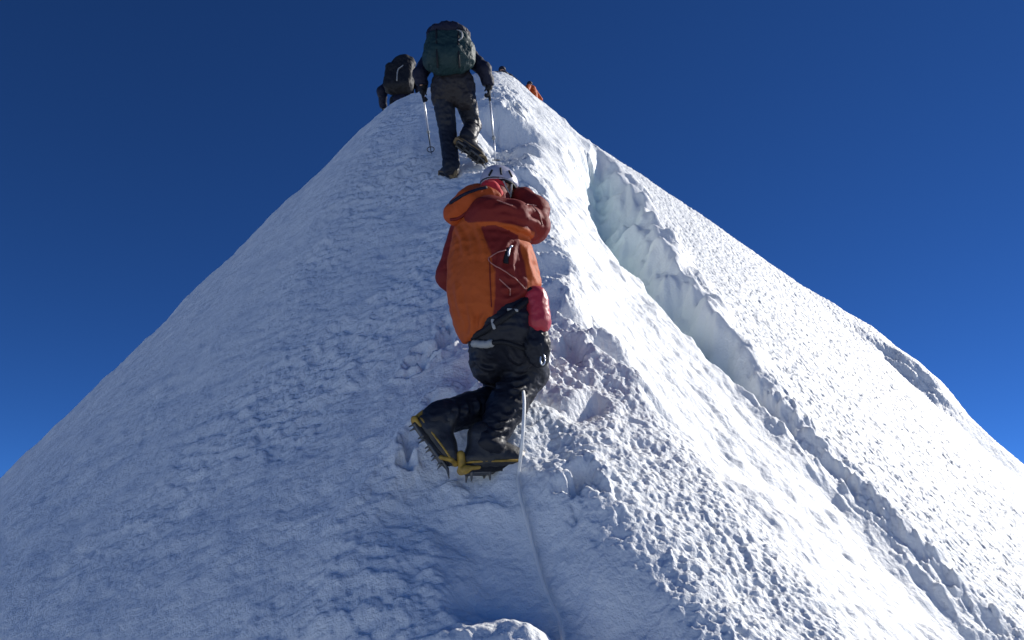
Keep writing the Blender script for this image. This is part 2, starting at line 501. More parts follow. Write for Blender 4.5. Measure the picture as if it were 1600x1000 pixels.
def folds(V, F, lines, amp, w, depth):
    """creases along drawn lines (photograph pixels on the garment, found on its visible side)"""
    n = vnormals(V, F); D = V @ np.array([0, CT, ST]); px = W0 / 2 + FPX * V[:, 0] / D
    py = H0 / 2 - FPX * (V @ np.array([0, -ST, CT])) / D
    front = (n * V).sum(1) < 0
    out = np.zeros(len(V))
    for ln in lines:
        q = smooth_line(np.array(ln, float), 16); s_ = np.sin(np.linspace(0, np.pi, 16)) ** 0.6
        dd = np.sqrt((px[:, None] - q[:, 0]) ** 2 + (py[:, None] - q[:, 1]) ** 2)
        k = dd.argmin(1); d = dd.min(1) / w
        out += s_[k] * (np.exp(-d ** 2) - 0.7 * np.exp(-((d - 1.7) / 0.9) ** 2))
    return V + n * (amp * out * front)[:, None]

class Figure:
    """keeps the base point of one thing so that its parts can be written in world coordinates"""
    def __init__(self, base): self.base = np.array(base, float); self.root = None
    def put(self, name, V, F, mats, parent=None, smooth=True, midx=None, origin=None):
        o = mesh_obj(name, np.asarray(V) - self.base, F, mats, parent, smooth, midx)
        if parent is None:
            o.location = self.base; self.root = o
        return o
    def solid(self, name, S, cell, m, parent=None, clip=None, wr=None, rel=1, attr=None, crease=None):
        V, F = S.mesh(cell, clip)
        if rel: V = relax(V, F, rel)
        if wr:
            for w in (wr if isinstance(wr, list) else [wr]): V = wrinkle(V, F, *w)
        if crease: V = folds(V, F, *crease)
        o = self.put(name, V, F, m, parent)
        if attr:
            a = o.data.attributes.new("panel", 'FLOAT', 'POINT')
            a.data.foreach_set("value", attr(V).astype(np.float32))
        return o

def tube_data(pts, rad, n=8, closed=False):
    pts = np.asarray(pts, float); m = len(pts)
    rad = np.full(m, rad) if np.isscalar(rad) else np.asarray(rad)
    tan = np.gradient(pts, axis=0); tan /= np.linalg.norm(tan, axis=1)[:, None] + 1e-12
    ref = np.array([0, 0, 1.0]) if abs(tan[0, 2]) < 0.9 else np.array([1.0, 0, 0])
    V = []; u = np.cross(tan[0], ref); u /= np.linalg.norm(u)
    for i in range(m):
        u = u - tan[i] * (u @ tan[i]); u /= np.linalg.norm(u) + 1e-12
        w = np.cross(tan[i], u)
        a = np.arange(n) * 2 * np.pi / n
        V.append(pts[i] + rad[i] * (np.cos(a)[:, None] * u + np.sin(a)[:, None] * w))
    V = np.concatenate(V)
    F = [[i * n + j, i * n + (j + 1) % n, (i + 1) * n + (j + 1) % n, (i + 1) * n + j] for i in range(m - 1) for j in range(n)]
    F.append(list(range(n))[::-1]); F.append([(m - 1) * n + j for j in range(n)])
    return V, F

def smooth_line(pts, n=60):
    """Catmull-Rom through the points"""
    P = np.asarray(pts, float); P = np.concatenate([[2 * P[0] - P[1]], P, [2 * P[-1] - P[-2]]])
    out = []
    m = len(P) - 3
    for s_ in np.linspace(0, m - 1e-6, n):
        i = int(s_); t = s_ - i; a, b, c, d = P[i:i + 4]
        out.append(0.5 * (2 * b + (c - a) * t + (2 * a - 5 * b + 4 * c - d) * t * t + (3 * b - a - 3 * c + d) * t ** 3))
    return np.array(out)

def join_data(parts):
    V, F, o = [], [], 0
    for v, f in parts:
        V.append(np.asarray(v)); F += [[int(i) + o for i in q] for q in f]; o += len(v)
    return np.concatenate(V), F

def frame(z, x=None):
    """rows: right-handed axes with third row along z and first row near x"""
    z = np.array(z, float); z /= np.linalg.norm(z)
    x = np.array(x if x is not None else (1, 0, 0), float); x = x - z * (x @ z); x /= np.linalg.norm(x)
    return np.stack([x, np.cross(z, x), z])

def cloth2(name, ca, cb, rough=0.75, **kw):
    """two-tone cloth: the panel attribute picks the colour"""
    m = mat(name, ca, rough, **kw); nt = m.node_tree; p = nt.nodes["Principled BSDF"]
    at_ = nt.nodes.new("ShaderNodeAttribute"); at_.attribute_name = "panel"
    r = nt.nodes.new("ShaderNodeMapRange"); r.inputs[1].default_value = -0.004; r.inputs[2].default_value = 0.004
    nt.links.new(at_.outputs["Fac"], r.inputs[0])
    mx = nt.nodes.new("ShaderNodeMix"); mx.data_type = 'RGBA'
    mx.inputs["A"].default_value = (*ca, 1); mx.inputs["B"].default_value = (*cb, 1)
    nt.links.new(r.outputs[0], mx.inputs["Factor"]); nt.links.new(mx.outputs["Result"], p.inputs["Base Color"])
    return m

M_SKIN = mat("skin", (0.45, 0.25, 0.17), 0.5)
M_HAIR = mat("hair", (0.02, 0.015, 0.012), 0.6)
M_JACKET = cloth2("two tone shell cloth", (0.44, 0.082, 0.014), (0.175, 0.016, 0.012), 0.65, spec=0.22, bump=(90, 0.12, 0.01))
M_HOOD = mat("orange shell cloth", (0.42, 0.070, 0.012), 0.65, spec=0.22, bump=(90, 0.12, 0.01))
M_MAROON = mat("maroon cloth", (0.16, 0.014, 0.011), 0.65, spec=0.22, bump=(90, 0.12, 0.01))
M_PIPE = mat("pale piping", (0.42, 0.17, 0.14), 0.45)
M_TROUSER = mat("black shell cloth", (0.011, 0.013, 0.021), 0.5, spec=0.28, bump=(60, 0.15, 0.01))
M_BLACK = mat("black webbing", (0.011, 0.012, 0.016), 0.65, spec=0.25, bump=(120, 0.2, 0.004))
M_BOOT = mat("black boot leather", (0.022, 0.022, 0.024), 0.45, bump=(90, 0.3, 0.005))
M_YELLOW = mat("yellow plastic", (0.36, 0.22, 0.03), 0.5, var=(30, 0.35))
M_STEEL = mat("dark steel", (0.10, 0.10, 0.10), 0.4, metal=0.7)
M_GREY = mat("grey webbing", (0.32, 0.33, 0.33), 0.6)
M_HELMET = mat("pale grey helmet shell", (0.36, 0.36, 0.45), 0.35)
M_RED = mat("red pouch cloth", (0.42, 0.028, 0.045), 0.45, bump=(50, 0.2, 0.01))
M_REDBUFF = mat("bright red fleece", (0.55, 0.02, 0.03), 0.8)
M_LENS = mat("dark lens", (0.02, 0.02, 0.03), 0.08)
M_ALU = mat("brushed aluminium", (0.62, 0.64, 0.68), 0.35, metal=0.6)
M_ROPE = mat("white rope", (0.85, 0.85, 0.82), 0.7, bump=(300, 0.6, 0.004))
M_TEAL = mat("dark green pack cloth", (0.012, 0.034, 0.038), 0.6, spec=0.25, bump=(40, 0.4, 0.01))
M_NAVY = mat("navy cloth", (0.007, 0.009, 0.026), 0.65, spec=0.25, bump=(40, 0.3, 0.01))
M_BROWN = mat("brown black shell cloth", (0.018, 0.015, 0.017), 0.55, spec=0.35, bump=(30, 0.4, 0.012))

M_TRIM = mat("brown rubber trim", (0.16, 0.11, 0.05), 0.6)

def head_on(S, c, up, fwd, size=1.0):
    """skull, jaw, nose, brow, lips and ears; c is the middle of the head"""
    R = frame(up, np.cross(fwd, up)); rt, fw, up = R[0], R[1], R[2]
    fw = np.cross(up, rt)
    if fw @ np.array(fwd) < 0: fw = -fw
    R = np.stack([rt, fw, up]); q = lambda x, y, z: c + size * (x * rt + y * fw + z * up)
    S.egg(q(0, -0.012, 0.025), R, np.array([0.073, 0.092, 0.090]) * size, 0.03)
    S.egg(q(0, 0.030, -0.045), R, np.array([0.055, 0.062, 0.070]) * size, 0.03)
    S.limb(q(0, 0.088, 0.012), q(0, 0.108, -0.022), 0.009 * size, 0.014 * size, 0.015)       # nose
    S.limb(q(-0.045, 0.072, 0.030), q(0.045, 0.072, 0.030), 0.012 * size, 0.012 * size, 0.02)  # brow
    S.limb(q(-0.022, 0.086, -0.052), q(0.022, 0.086, -0.052), 0.007 * size, 0.007 * size, 0.01)  # lips
    S.limb(q(-0.015, 0.080, -0.092), q(0.015, 0.080, -0.092), 0.016 * size, 0.016 * size, 0.03)  # chin
    for s_ in (-1, 1):
        S.egg(q(s_ * 0.075, -0.008, 0.0), R, np.array([0.010, 0.020, 0.032]) * size, 0.008)      # ears
        S.egg(q(s_ * 0.032, 0.076, 0.008), R, np.array([0.014, 0.010, 0.010]) * size, 0.008)     # eyeballs
    return R, q

def hand_on(S, wrist, along, palm, size=1.0, curl=0.9, r=0.0105, thumb=1, g=0):
    """palm, four fingers of different lengths bent at two knuckles, and a thumb from the side of the palm"""
    a = np.array(along, float); a /= np.linalg.norm(a)
    n = np.array(palm, float); n = n - a * (a @ n); n /= np.linalg.norm(n)
    w = np.cross(a, n)
    P = lambda x, y, z: wrist + size * (x * w + y * a + z * n)
    for x in (-0.026, -0.009, 0.009, 0.026):
        S.limb(P(x * 0.7, 0.0, 0), P(x, 0.085, 0), 0.017 * size, 0.014 * size, 0.015, g)
    for x, L in ((-0.031, 0.066), (-0.010, 0.082), (0.011, 0.078), (0.031, 0.062)):
        p = P(x, 0.088, 0); ang = 0.25 * curl
        for seg, rr in ((0.46, 1.0), (0.30, 0.92), (0.24, 0.82)):
            d = math.cos(ang) * a + math.sin(ang) * n
            p2 = p + size * L * seg * 1.05 * d
            S.limb(p, p2, r * size * rr, r * size * rr * 0.92, 0.006, g); p = p2; ang += curl
    s_ = thumb
    p0, p1 = P(s_ * 0.026, 0.022, 0.008), P(s_ * 0.052, 0.055, 0.026)
    p2 = P(s_ * 0.050, 0.082, 0.046)
    S.limb(p0, p1, 0.016 * size, 0.0125 * size, 0.012, g); S.limb(p1, p2, 0.0125 * size, 0.010 * size, 0.006, g)
    return P

def boot_set(fig, root, heel, toe, up, cell, sc=1.0, trim=M_YELLOW, shaft=0.085, fat=1.0):
    """mountaineering boot with rand, straps and a strapped-on crampon; heel and toe lie on the sole"""
    heel, toe = np.array(heel, float), np.array(toe, float)
    a = toe - heel; L = np.linalg.norm(a); a /= L
    u = np.array(up, float); u = u - a * (a @ u); u /= np.linalg.norm(u); w = np.cross(a, u)
    k = L / 0.31
    P = lambda x, y, z: heel + (x * a + y * w + z * u) * k
    R = np.stack([a, w, u])
    S = Solid(); q = k * fat
    S.limb(P(0.045, 0, 0.050), P(0.11, 0, 0.054), 0.042 * q, 0.046 * q, 0.03)
    S.limb(P(0.11, 0, 0.052), P(0.225, 0, 0.046), 0.048 * q, 0.049 * q, 0.03)
    S.limb(P(0.225, 0, 0.046), P(0.272, 0, 0.042), 0.048 * q, 0.038 * q, 0.03)
    S.limb(P(0.070, 0, 0.06), P(shaft, 0, 0.150), 0.050 * q, 0.057 * q, 0.04)
    S.limb(P(0.10, 0, 0.10), P(0.18, 0, 0.075), 0.047 * q, 0.043 * q, 0.04)
    flat = lambda G: -((G - P(0, 0, 0.012)) @ u)
    b = fig.solid("boot", S, cell, M_BOOT, root, clip=flat, wr=(0.004, 0.05))
    # sole
    S = Solid()
    S.box(P(0.055, 0, 0.012), R, np.array([0.060, 0.042, 0.020]) * k, 0.010 * k)
    S.box(P(0.155, 0, 0.014), R, np.array([0.070, 0.038, 0.018]) * k, 0.008 * k, 0.02)
    S.egg(P(0.225, 0, 0.014), R, np.array([0.085, 0.054, 0.022]) * k, 0.02)
    fig.solid("sole", S, cell, M_BLACK, b)
    # trim line along the welt
    line = [P(x * 1.01 - 0.002, y * 1.12 * fat, 0.036) for x, y in ((0.005, 0.0), (0.02, 0.034), (0.06, 0.043), (0.12, 0.045), (0.20, 0.050), (0.26, 0.042), (0.300, 0.022), (0.309, 0.0),
             (0.300, -0.022), (0.26, -0.042), (0.20, -0.050), (0.12, -0.045), (0.06, -0.043), (0.02, -0.034), (0.005, 0.0))]
    V, F = tube_data(smooth_line(line, 60), 0.0055 * k, 6); fig.put("welt", V, F, trim, b)
    # laces and ankle strap
    parts = []
    for x, z, hw in ((0.150, 0.104, 0.030), (0.132, 0.122, 0.032), (0.118, 0.142, 0.034)):
        parts.append(tube_data(smooth_line([P(x - 0.03, -hw - .014, z - 0.028), P(x + 0.004, -hw * .6, z + 0.006), P(x + 0.010, 0, z + 0.012), P(x + 0.004, hw * .6, z + 0.006), P(x - 0.03, hw + .014, z - 0.028)], 12), 0.006 * k, 6))
    V, F = join_data(parts); fig.put("strap", V, F, trim, b)
    # crampon: two plates, a bar, heel and toe bails, twelve points
    fr = Solid()
    for s_ in (-1, 1):
        fr.limb(P(0.02, s_ * 0.026, -0.006), P(0.10, s_ * 0.030, -0.008), 0.010 * k, 0.010 * k, 0.004)
        fr.limb(P(0.16, s_ * 0.034, -0.006), P(0.26, s_ * 0.036, -0.008), 0.010 * k, 0.010 * k, 0.004)
        fr.limb(P(0.26, s_ * 0.036, -0.006), P(0.315, s_ * 0.016, -0.004), 0.007 * k, 0.006 * k, 0.004)
    for x in (0.02, 0.10, 0.16, 0.26): fr.limb(P(x, -0.03, -0.006), P(x, 0.03, -0.008), 0.010 * k, 0.010 * k, 0.004)
    fr.limb(P(0.09, 0, -0.006), P(0.17, 0, -0.006), 0.009 * k, 0.009 * k, 0.004)
    for s_ in (-1, 1):
        for x, lean in ((0.02, -0.004), (0.10, 0.0), (0.165, 0.0), (0.215, 0.006), (0.265, 0.012), (0.318, 0.040)):
            y = s_ * (0.030 if x < 0.3 else 0.016)
            fr.limb(P(x, y, -0.004), P(x + lean, y * 1.12, -0.042 if x < 0.3 else -0.024), 0.0085 * k, 0.0032 * k, 0.003)
    c = fig.solid("crampon", fr, 0.0042, M_STEEL, b, rel=0)
    hb = Solid()
    hb.limb(P(-0.006, 0, 0.012), P(-0.014, 0, 0.072), 0.021 * k, 0.018 * k, 0.01)
    hb.limb(P(-0.004, -0.030, 0.006), P(-0.004, 0.030, 0.006), 0.019 * k, 0.019 * k, 0.01)
    hb.limb(P(-0.004, -0.034, 0.010), P(0.05, -0.044, 0.012), 0.012 * k, 0.008 * k, 0.01)
    hb.limb(P(-0.004, 0.034, 0.010), P(0.05, 0.044, 0.012), 0.012 * k, 0.008 * k, 0.01)
    fig.solid("heel_bail", hb, max(cell * 0.7, 0.004), trim, b)
    tb = Solid()
    tb.chain([P(0.255, -0.044, -0.002), P(0.296, -0.034, 0.036), P(0.318, 0, 0.046), P(0.296, 0.034, 0.036), P(0.255, 0.044, -0.002)], [0.012 * k, 0.012 * k, 0.015 * k, 0.012 * k, 0.012 * k], 0.006)
    fig.solid("toe_bail", tb, max(cell * 0.7, 0.004), trim, b)
    return P

from mathutils.bvhtree import BVHTree
def bvh_of(o):
    me = o.data
    return BVHTree.FromPolygons([tuple(v.co) for v in me.vertices], [tuple(p.vertices) for p in me.polygons])

def paint_line(fig, bv, pix, lift=0.002):
    """points of a seam found where sight lines meet a garment"""
    out = []
    for px, py in pix:
        d = Vector(ray(px, py)).normalized()
        h = bv.ray_cast(-Vector(fig.base), d)
        if h[0] is not None: out.append(np.array(h[0]) + fig.base + np.array(h[1]) * lift)
    return out

FWD = np.array([0, CT, ST]); UPC = np.array([0, -ST, CT]); RGT = np.array([1.0, 0, 0]); UPW = np.array([0, 0, 1.0])

def surf_at(x, y):
    z, _ = surface(np.array([[x]], float), np.array([[y]], float))
    return float(z[0, 0])

def surf_pt(px, py):
    return cast(px, py, lambda x, y: surface(x[None], y[None])[0][0], 2.0, 14.0)

# ================================================================== first climber
G1 = surf_pt(775, 742); D1 = float(G1 @ FWD); S1 = D1 / FPX
def J1(px, py, e=0.0):
    return at(px, py, D1 + 0.35 * S1 * (735 - py) + e)
f1 = 0.75 * RGT + 0.66 * np.array([0, 1.0, 0]); f1 /= np.linalg.norm(f1)
r1 = np.cross(f1, UPW)
up1 = J1(766, 330) - J1(770, 500); up1 /= np.linalg.norm(up1)
fig = Figure(J1(765, 742))
chest, neck, headc = J1(764, 368), J1(770, 315, 0.02), J1(781, 295, 0.05)
hipR, hipL = J1(792, 512, -0.06), J1(770, 518, 0.10)
kneeR, ankR = J1(826, 580, 0.16), J1(764, 690, -0.02)
kneeL, ankL = J1(788, 622, 0.34), J1(692, 652, 0.0)
shR, shL = J1(764, 336, -0.16), J1(738, 348, 0.14)
elR, wrR = J1(832, 354, -0.02), J1(818, 310, 0.04)
elL, wrL = J1(708, 430, 0.20), J1(800, 330, 0.26)
heelR, toeR = J1(726, 737, -0.04), J1(830, 734, 0.10)
heelL, toeL = J1(647, 660, -0.03), J1(699, 731, -0.05)

B = Solid()
B.chain([J1(782, 500), J1(770, 430), chest], [0.125, 0.115, 0.135], 0.08)
B.limb(shL, shR, 0.06, 0.06, 0.08); B.limb(chest, neck, 0.09, 0.052, 0.05); B.limb(neck, headc, 0.05, 0.05, 0.03)
head_on(B, headc, up1 + 0.15 * f1, f1, 0.92)
B.chain([hipR, kneeR, ankR], [0.085, 0.055, 0.04], 0.04); B.chain([hipL, kneeL, ankL], [0.085, 0.055, 0.04], 0.04)
B.chain([shR, elR, wrR], [0.055, 0.040, 0.028], 0.03); B.chain([shL, elL, wrL], [0.055, 0.040, 0.028], 0.03)
B.limb(ankR, 0.5 * (heelR + toeR) + 0.05 * UPW, 0.036, 0.03, 0.03)
B.limb(ankL, 0.5 * (heelL + toeL) + 0.05 * UPW + 0.04 * RGT, 0.036, 0.03, 0.03)
hdR = J1(804, 292, 0.08) - wrR; palmR = J1(790, 300, 0.12) - wrR
hand_on(B, wrR, hdR, palmR, 0.85, 0.7, 0.0085, thumb=-1)
hand_on(B, wrL, J1(804, 308, 0.26) - wrL, J1(790, 300, 0.2) - wrL, 0.85, 0.7, 0.0085, thumb=1)
P1 = fig.solid("person", B, 0.0075, M_SKIN)
tag(P1, "climber in an orange and maroon jacket raising an arm to the face", "person", "climbers on the snow ridge")

# jacket
JK = Solid()
Rt = frame(up1, r1)
JK.egg(J1(767, 440), Rt, (0.240, 0.225, 0.44), 0.10)
JK.limb(shL, shR + 0.04 * FWD, 0.098, 0.085, 0.10)
JK.limb(chest, neck + 0.02 * up1, 0.155, 0.088, 0.08)
JK.chain([shL, elL, J1(770, 372, 0.26), wrL], [0.105, 0.082, 0.07, 0.052], 0.03, g=2)
JK.chain([shR, J1(800, 345, -0.13), elR], [0.100, 0.100, 0.086], 0.03, g=1)
JK.chain([elR, J1(835, 330, 0.01), wrR], [0.084, 0.074, 0.056], 0.03, g=1)
JK.limb(J1(800, 400, -0.05), J1(813, 448, -0.05), 0.09, 0.105, 0.06)
P0 = J1(728, 534); hemn = 0.60 * RGT - 0.80 * UPC
ctr = J1(767, 432)
fr_dir = np.cross(up1, np.cross(f1, up1)); fr_dir /= np.linalg.norm(fr_dir)
sleeve_ax = elR - shR
def jacket_attr(V):
    p = V - ctr; p = p - (p @ up1)[:, None] * up1
    fr = p @ fr_dir
    side = np.where(p @ r1 > -0.05, 0.084 - np.abs(fr + 0.066 + 0.02 * np.sin((V - ctr) @ up1 * 6)), -1)
    h = (V - ctr) @ up1
    side = np.maximum(side, np.minimum(h - 0.26 - 0.5 * np.minimum(p @ r1 - 0.10, 0) * -1, p @ r1 + 0.03))                                   # shoulder yoke
    dS = JK.field(V, 1); dS2 = JK.field(V, 2); body = np.minimum(JK.one(JK.items[0], V), JK.one(JK.items[2], V))
    t = np.clip(((V - shR) @ sleeve_ax) / (sleeve_ax @ sleeve_ax), 0, 1)
    low = (V - shR - t[:, None] * sleeve_ax) @ UPC
    under = np.maximum(low + 0.048, (t - 0.90) * 0.4)                   # orange stripe under the upper arm
    sl = np.where(dS < body, under, -1.0); sl = np.where(dS2 < np.minimum(body, dS), 1.0, sl)
    return np.where((dS < body) | (dS2 < body), sl, side)
jk = fig.solid("jacket", JK, 0.0075, M_JACKET, P1, clip=lambda G: (G - P0) @ hemn + 0.012 * noise3(G * 9), wr=[(0.016, 0.24, (1.2, 1.2, 0.55)), (0.009, 0.10, (0.55, 0.55, 1.5)), (0.004, 0.05)], attr=jacket_attr,
    crease=([[(800, 372), (785, 395), (774, 430)], [(806, 376), (800, 410), (806, 446)], [(735, 528), (738, 505), (730, 478)], [(748, 520), (752, 500), (760, 488)], [(724, 500), (716, 470), (712, 440)],
             [(815, 362), (800, 352), (778, 352)], [(846, 345), (838, 330), (826, 322)], [(848, 358), (836, 346), (824, 342)], [(838, 372), (822, 360), (806, 356)], [(712, 352), (722, 372), (724, 400)],
             [(782, 450), (800, 452), (818, 446)], [(790, 470), (806, 462), (824, 452)], [(822, 385), (826, 412), (836, 440)], [(740, 345), (752, 375), (756, 410)], [(770, 325), (790, 322), (808, 330)]], 0.010, 4.5, 0))
bvj = bvh_of(jk)
for line in ([(763, 405), (768, 412), (790, 425), (808, 438), (820, 452)], [(763, 404), (775, 396), (790, 391)], [(780, 436), (792, 448), (797, 452)],
             [(776, 313), (786, 317), (800, 322)], [(832, 322), (842, 334), (847, 352)], [(822, 320), (838, 322)], [(797, 452), (797, 462)], [(765, 402), (766, 440), (768, 480)]):
    q = paint_line(fig, bvj, smooth_line(np.array(line, float), 24), 0.003)
    if len(q) > 3:
        V, F = tube_data(q, 0.0032, 6); fig.put("piping", V, F, M_PIPE if line[0] != (765, 402) else M_MAROON, jk)
# dark strip on the jacket below the arm, and a metal puller
q = paint_line(fig, bvj, smooth_line(np.array([(794, 388), (791, 400), (790, 412)], float), 12), 0.001)
if len(q) > 3: V, F = tube_data(q, 0.016, 8); fig.put("dark_strip", V, F, M_BLACK, jk)
q = paint_line(fig, bvj, smooth_line(np.array([(797, 385), (797, 394), (796, 402)], float), 10), 0.014)
if len(q) > 3: V, F = tube_data(q, 0.006, 8); fig.put("zip_puller", V, F, M_ALU, jk)
# hood hanging at the back of the neck
HD = Solid()
HD.chain([J1(712, 333, -0.09), J1(735, 317, -0.12), J1(757, 307, -0.12)], [0.062, 0.064, 0.040], 0.06)
HD.chain([J1(718, 322, 0.02), J1(742, 308, 0.06), J1(765, 300, 0.10)], [0.055, 0.055, 0.04], 0.06)
HD.limb(J1(757, 307, -0.10), J1(772, 305, -0.10), 0.045, 0.035, 0.04)
hd = fig.solid("hood", HD, 0.007, M_HOOD, P1, wr=[(0.014, 0.14, (1.4, 1.4, 0.7)), (0.005, 0.05)])
bvh_ = bvh_of(hd)
q = paint_line(fig, bvh_, smooth_line(np.array([(704, 343), (716, 341), (734, 329), (752, 318), (766, 309)], float), 24), 0.001)
if len(q) > 3: V, F = tube_data(q, 0.009, 6); fig.put("hood_hem", V, F, M_MAROON, hd)
q = paint_line(fig, bvh_, smooth_line(np.array([(704, 318), (722, 306), (742, 298), (760, 293)], float), 24), 0.001)
if len(q) > 3: V, F = tube_data(q, 0.010, 6); fig.put("hood_rim", V, F, M_NAVY, hd)
C_ = Solid().chain([J1(754, 300, -0.03), J1(766, 296, -0.08), J1(776, 303, -0.09)], [0.036, 0.042, 0.034], 0.03)
C_.limb(neck, J1(773, 294, 0.02), 0.078, 0.076, 0.03)
fig.solid("neck_gaiter", C_, 0.007, M_REDBUFF, P1, wr=(0.008, 0.04))
# helmet with rim, chin strap and goggles
HR, hq = head_on(Solid(), headc, up1 + 0.15 * f1, f1, 0.92)
H_ = Solid().egg(hq(0, -0.008, 0.030), HR, (0.097, 0.118, 0.108), 0.02)
hc = hq(0, 0, 0.012)
he = fig.solid("helmet", H_, 0.006, M_HELMET, P1, clip=lambda G: -((G - hc) @ HR[2]) + 0.10 * ((G - hc) @ HR[1]) - 0.004)
ring = [hq(0.099 * math.cos(a), -0.008 + 0.121 * math.sin(a), 0.016 + 0.012 * math.sin(a)) for a in np.linspace(0, 2 * math.pi, 40)]
V, F = tube_data(ring, 0.0055, 6); fig.put("helmet_rim", V, F, M_BLACK, he)
for dz in (0.045, 0.075):
    ring = [hq(0.1 * c_ * math.cos(a), -0.008 + 0.121 * c_ * math.sin(a), dz) for a in np.linspace(0.2, math.pi - 0.2, 24) for c_ in (math.sqrt(max(0.05, 1 - ((dz - 0.03) / 0.108) ** 2)),)]
    V, F = tube_data(ring, 0.0045, 6); fig.put("vent", V, F, M_BLACK, he)
bvq = bvh_of(he)
for a_, b_ in (((769, 266), (764, 275)), ((782, 263), (783, 273)), ((795, 267), (800, 277))):
    q = paint_line(fig, bvq, np.linspace(a_, b_, 8), 0.001)
    if len(q) > 3: V, F = tube_data(q, 0.0065, 6); fig.put("vent", V, F, M_BLACK, he)
parts = []
for s_ in (-1, 1):
    parts.append(tube_data(smooth_line([hq(s_ * 0.095, 0.01, 0.015), hq(s_ * 0.088, 0.02, -0.05), hq(s_ * 0.03, 0.055, -0.112)], 14), 0.006, 6))
    parts.append(tube_data(smooth_line([hq(s_ * 0.088, -0.06, 0.015), hq(s_ * 0.084, -0.01, -0.045), hq(s_ * 0.078, 0.02, -0.06)], 14), 0.006, 6))
V, F = join_data(parts); fig.put("chin_strap", V, F, M_GREY, he)
g_ = Solid().box(hq(0, 0.088, 0.005), HR, (0.068, 0.022, 0.034), 0.018)
go = fig.solid("goggles", g_, 0.006, M_LENS, P1)
ring = [hq(0.094 * math.cos(a), -0.006 + 0.104 * math.sin(a), 0.004) for a in np.linspace(-math.pi * 1.25, math.pi * 0.25, 40)]
V, F = tube_data(ring, 0.010, 6); fig.put("goggle_strap", V, F, M_BLACK, go)
# gloves
for wr_, hd_, pm_, th in ((wrR, hdR, palmR, -1), (wrL, J1(804, 308, 0.26) - wrL, J1(790, 300, 0.2) - wrL, 1)):
    GL = Solid(); hand_on(GL, wr_, hd_, pm_, 0.95, 0.7, 0.0135, thumb=th)
    n_ = hd_ / np.linalg.norm(hd_); GL.limb(wr_ - 0.05 * n_, wr_ + 0.02 * n_, 0.046, 0.036, 0.02)
    fig.solid("glove", GL, 0.0055, M_MAROON, P1, wr=(0.004, 0.03))
# trousers
TR_ = Solid()
TR_.limb(J1(786, 468, 0.0), J1(782, 505, 0.0), 0.190, 0.180, 0.08)
TR_.limb(hipR, hipL, 0.130, 0.130, 0.06)
TR_.egg(J1(763, 560, 0.12), np.eye(3), (0.100, 0.115, 0.135), 0.05)
TR_.chain([hipR, 0.5 * (hipR + kneeR) + 0.01 * RGT, kneeR], [0.135, 0.122, 0.098], 0.05)
TR_.chain([kneeR, 0.5 * (kneeR + ankR) - 0.012 * RGT, ankR], [0.098, 0.092, 0.068], 0.04)
TR_.limb(ankR, J1(764, 693, -0.02), 0.070, 0.074, 0.02)
TR_.chain([hipL, kneeL], [0.120, 0.092], 0.04)
TR_.chain([kneeL, J1(738, 640, 0.16), ankL, J1(684, 657, -0.01)], [0.092, 0.086, 0.080, 0.082], 0.02)
tw = lambda G: ((G - J1(810, 466)) @ np.array(-hemn)) - 0.17
tr = fig.solid("trousers", TR_, 0.0075, M_TROUSER, P1, clip=tw,
    crease=([[(830, 566), (818, 578), (806, 580)], [(826, 588), (812, 596), (800, 594)], [(822, 602), (808, 610), (796, 606)], [(806, 640), (796, 650), (782, 648)], [(798, 655), (786, 662), (774, 660)], [(792, 668), (780, 676), (764, 672)],
             [(708, 628), (714, 642), (712, 656)], [(724, 624), (730, 638), (728, 652)], [(742, 620), (748, 634), (745, 648)], [(760, 590), (775, 600), (790, 596)], [(742, 560), (756, 575), (775, 578)], [(790, 540), (800, 560), (815, 570)]], 0.012, 3.6, 0), wr=[(0.014, 0.12, (0.7, 0.7, 1.5)), (0.008, 0.045, (0.8, 0.8, 1.6))])
bvt = bvh_of(tr)
# harness
hn = None
for name, line, r_, m_ in (("harness", [(733, 528), (750, 521), (775, 505), (800, 488), (822, 470), (834, 462)], 0.018, M_BLACK), ("leg_loop", [(740, 536), (760, 536), (785, 534), (806, 540), (830, 548)], 0.013, M_BLACK),
                           ("buckle", [(744, 535), (750, 535.5), (757, 535.5), (764, 535), (771, 534)], 0.020, M_GREY), ("buckle", [(772, 500), (772, 506), (773, 512)], 0.008, M_GREY), ("buckle", [(792, 487), (800, 487), (808, 487)], 0.007, M_GREY)):
    q = paint_line(fig, bvt, smooth_line(np.array(line, float), 24), 0.004 if m_ is M_BLACK else 0.014)
    if len(q) > 3:
        V, F = tube_data(q, r_, 8); o = fig.put(name, V, F, m_, hn or P1)
        if hn is None: hn = o
# boots
upL = 0.86 * RGT + 0.42 * UPC + 0.25 * FWD
boot_set(fig, P1, heelR, toeR, UPW, 0.006, fat=1.08)
boot_set(fig, P1, heelL, toeL, upL, 0.006, fat=1.15)

# red pouch and black gear bag hanging from the harness
PC = J1(838, 484, -0.14)
fp = Figure(PC - 0.1 * UPW)
po = Solid().limb(J1(836, 466, -0.12), J1(841, 503, -0.12), 0.066, 0.066, 0.01)
pouch = fp.solid("pouch", po, 0.006, M_RED, wr=[(0.006, 0.05)])
tag(pouch, "red stuff pouch hanging at the hip of the climber in orange", "pouch")
fp.solid("lid", Solid().egg(J1(833, 459, -0.12), np.eye(3), (0.072, 0.06, 0.035), 0.02), 0.006, M_BLACK, pouch)
V, F = tube_data(smooth_line([J1(822, 466, -0.1), J1(816, 474, -0.12), J1(818, 485, -0.15)], 10), 0.008, 6); fp.put("strap", V, F, M_BLACK, pouch)
fb = Figure(J1(838, 575, -0.08))
gb = Solid().chain([J1(832, 512, -0.08), J1(838, 540, -0.09), J1(842, 560, -0.08)], [0.070, 0.062, 0.045], 0.03)
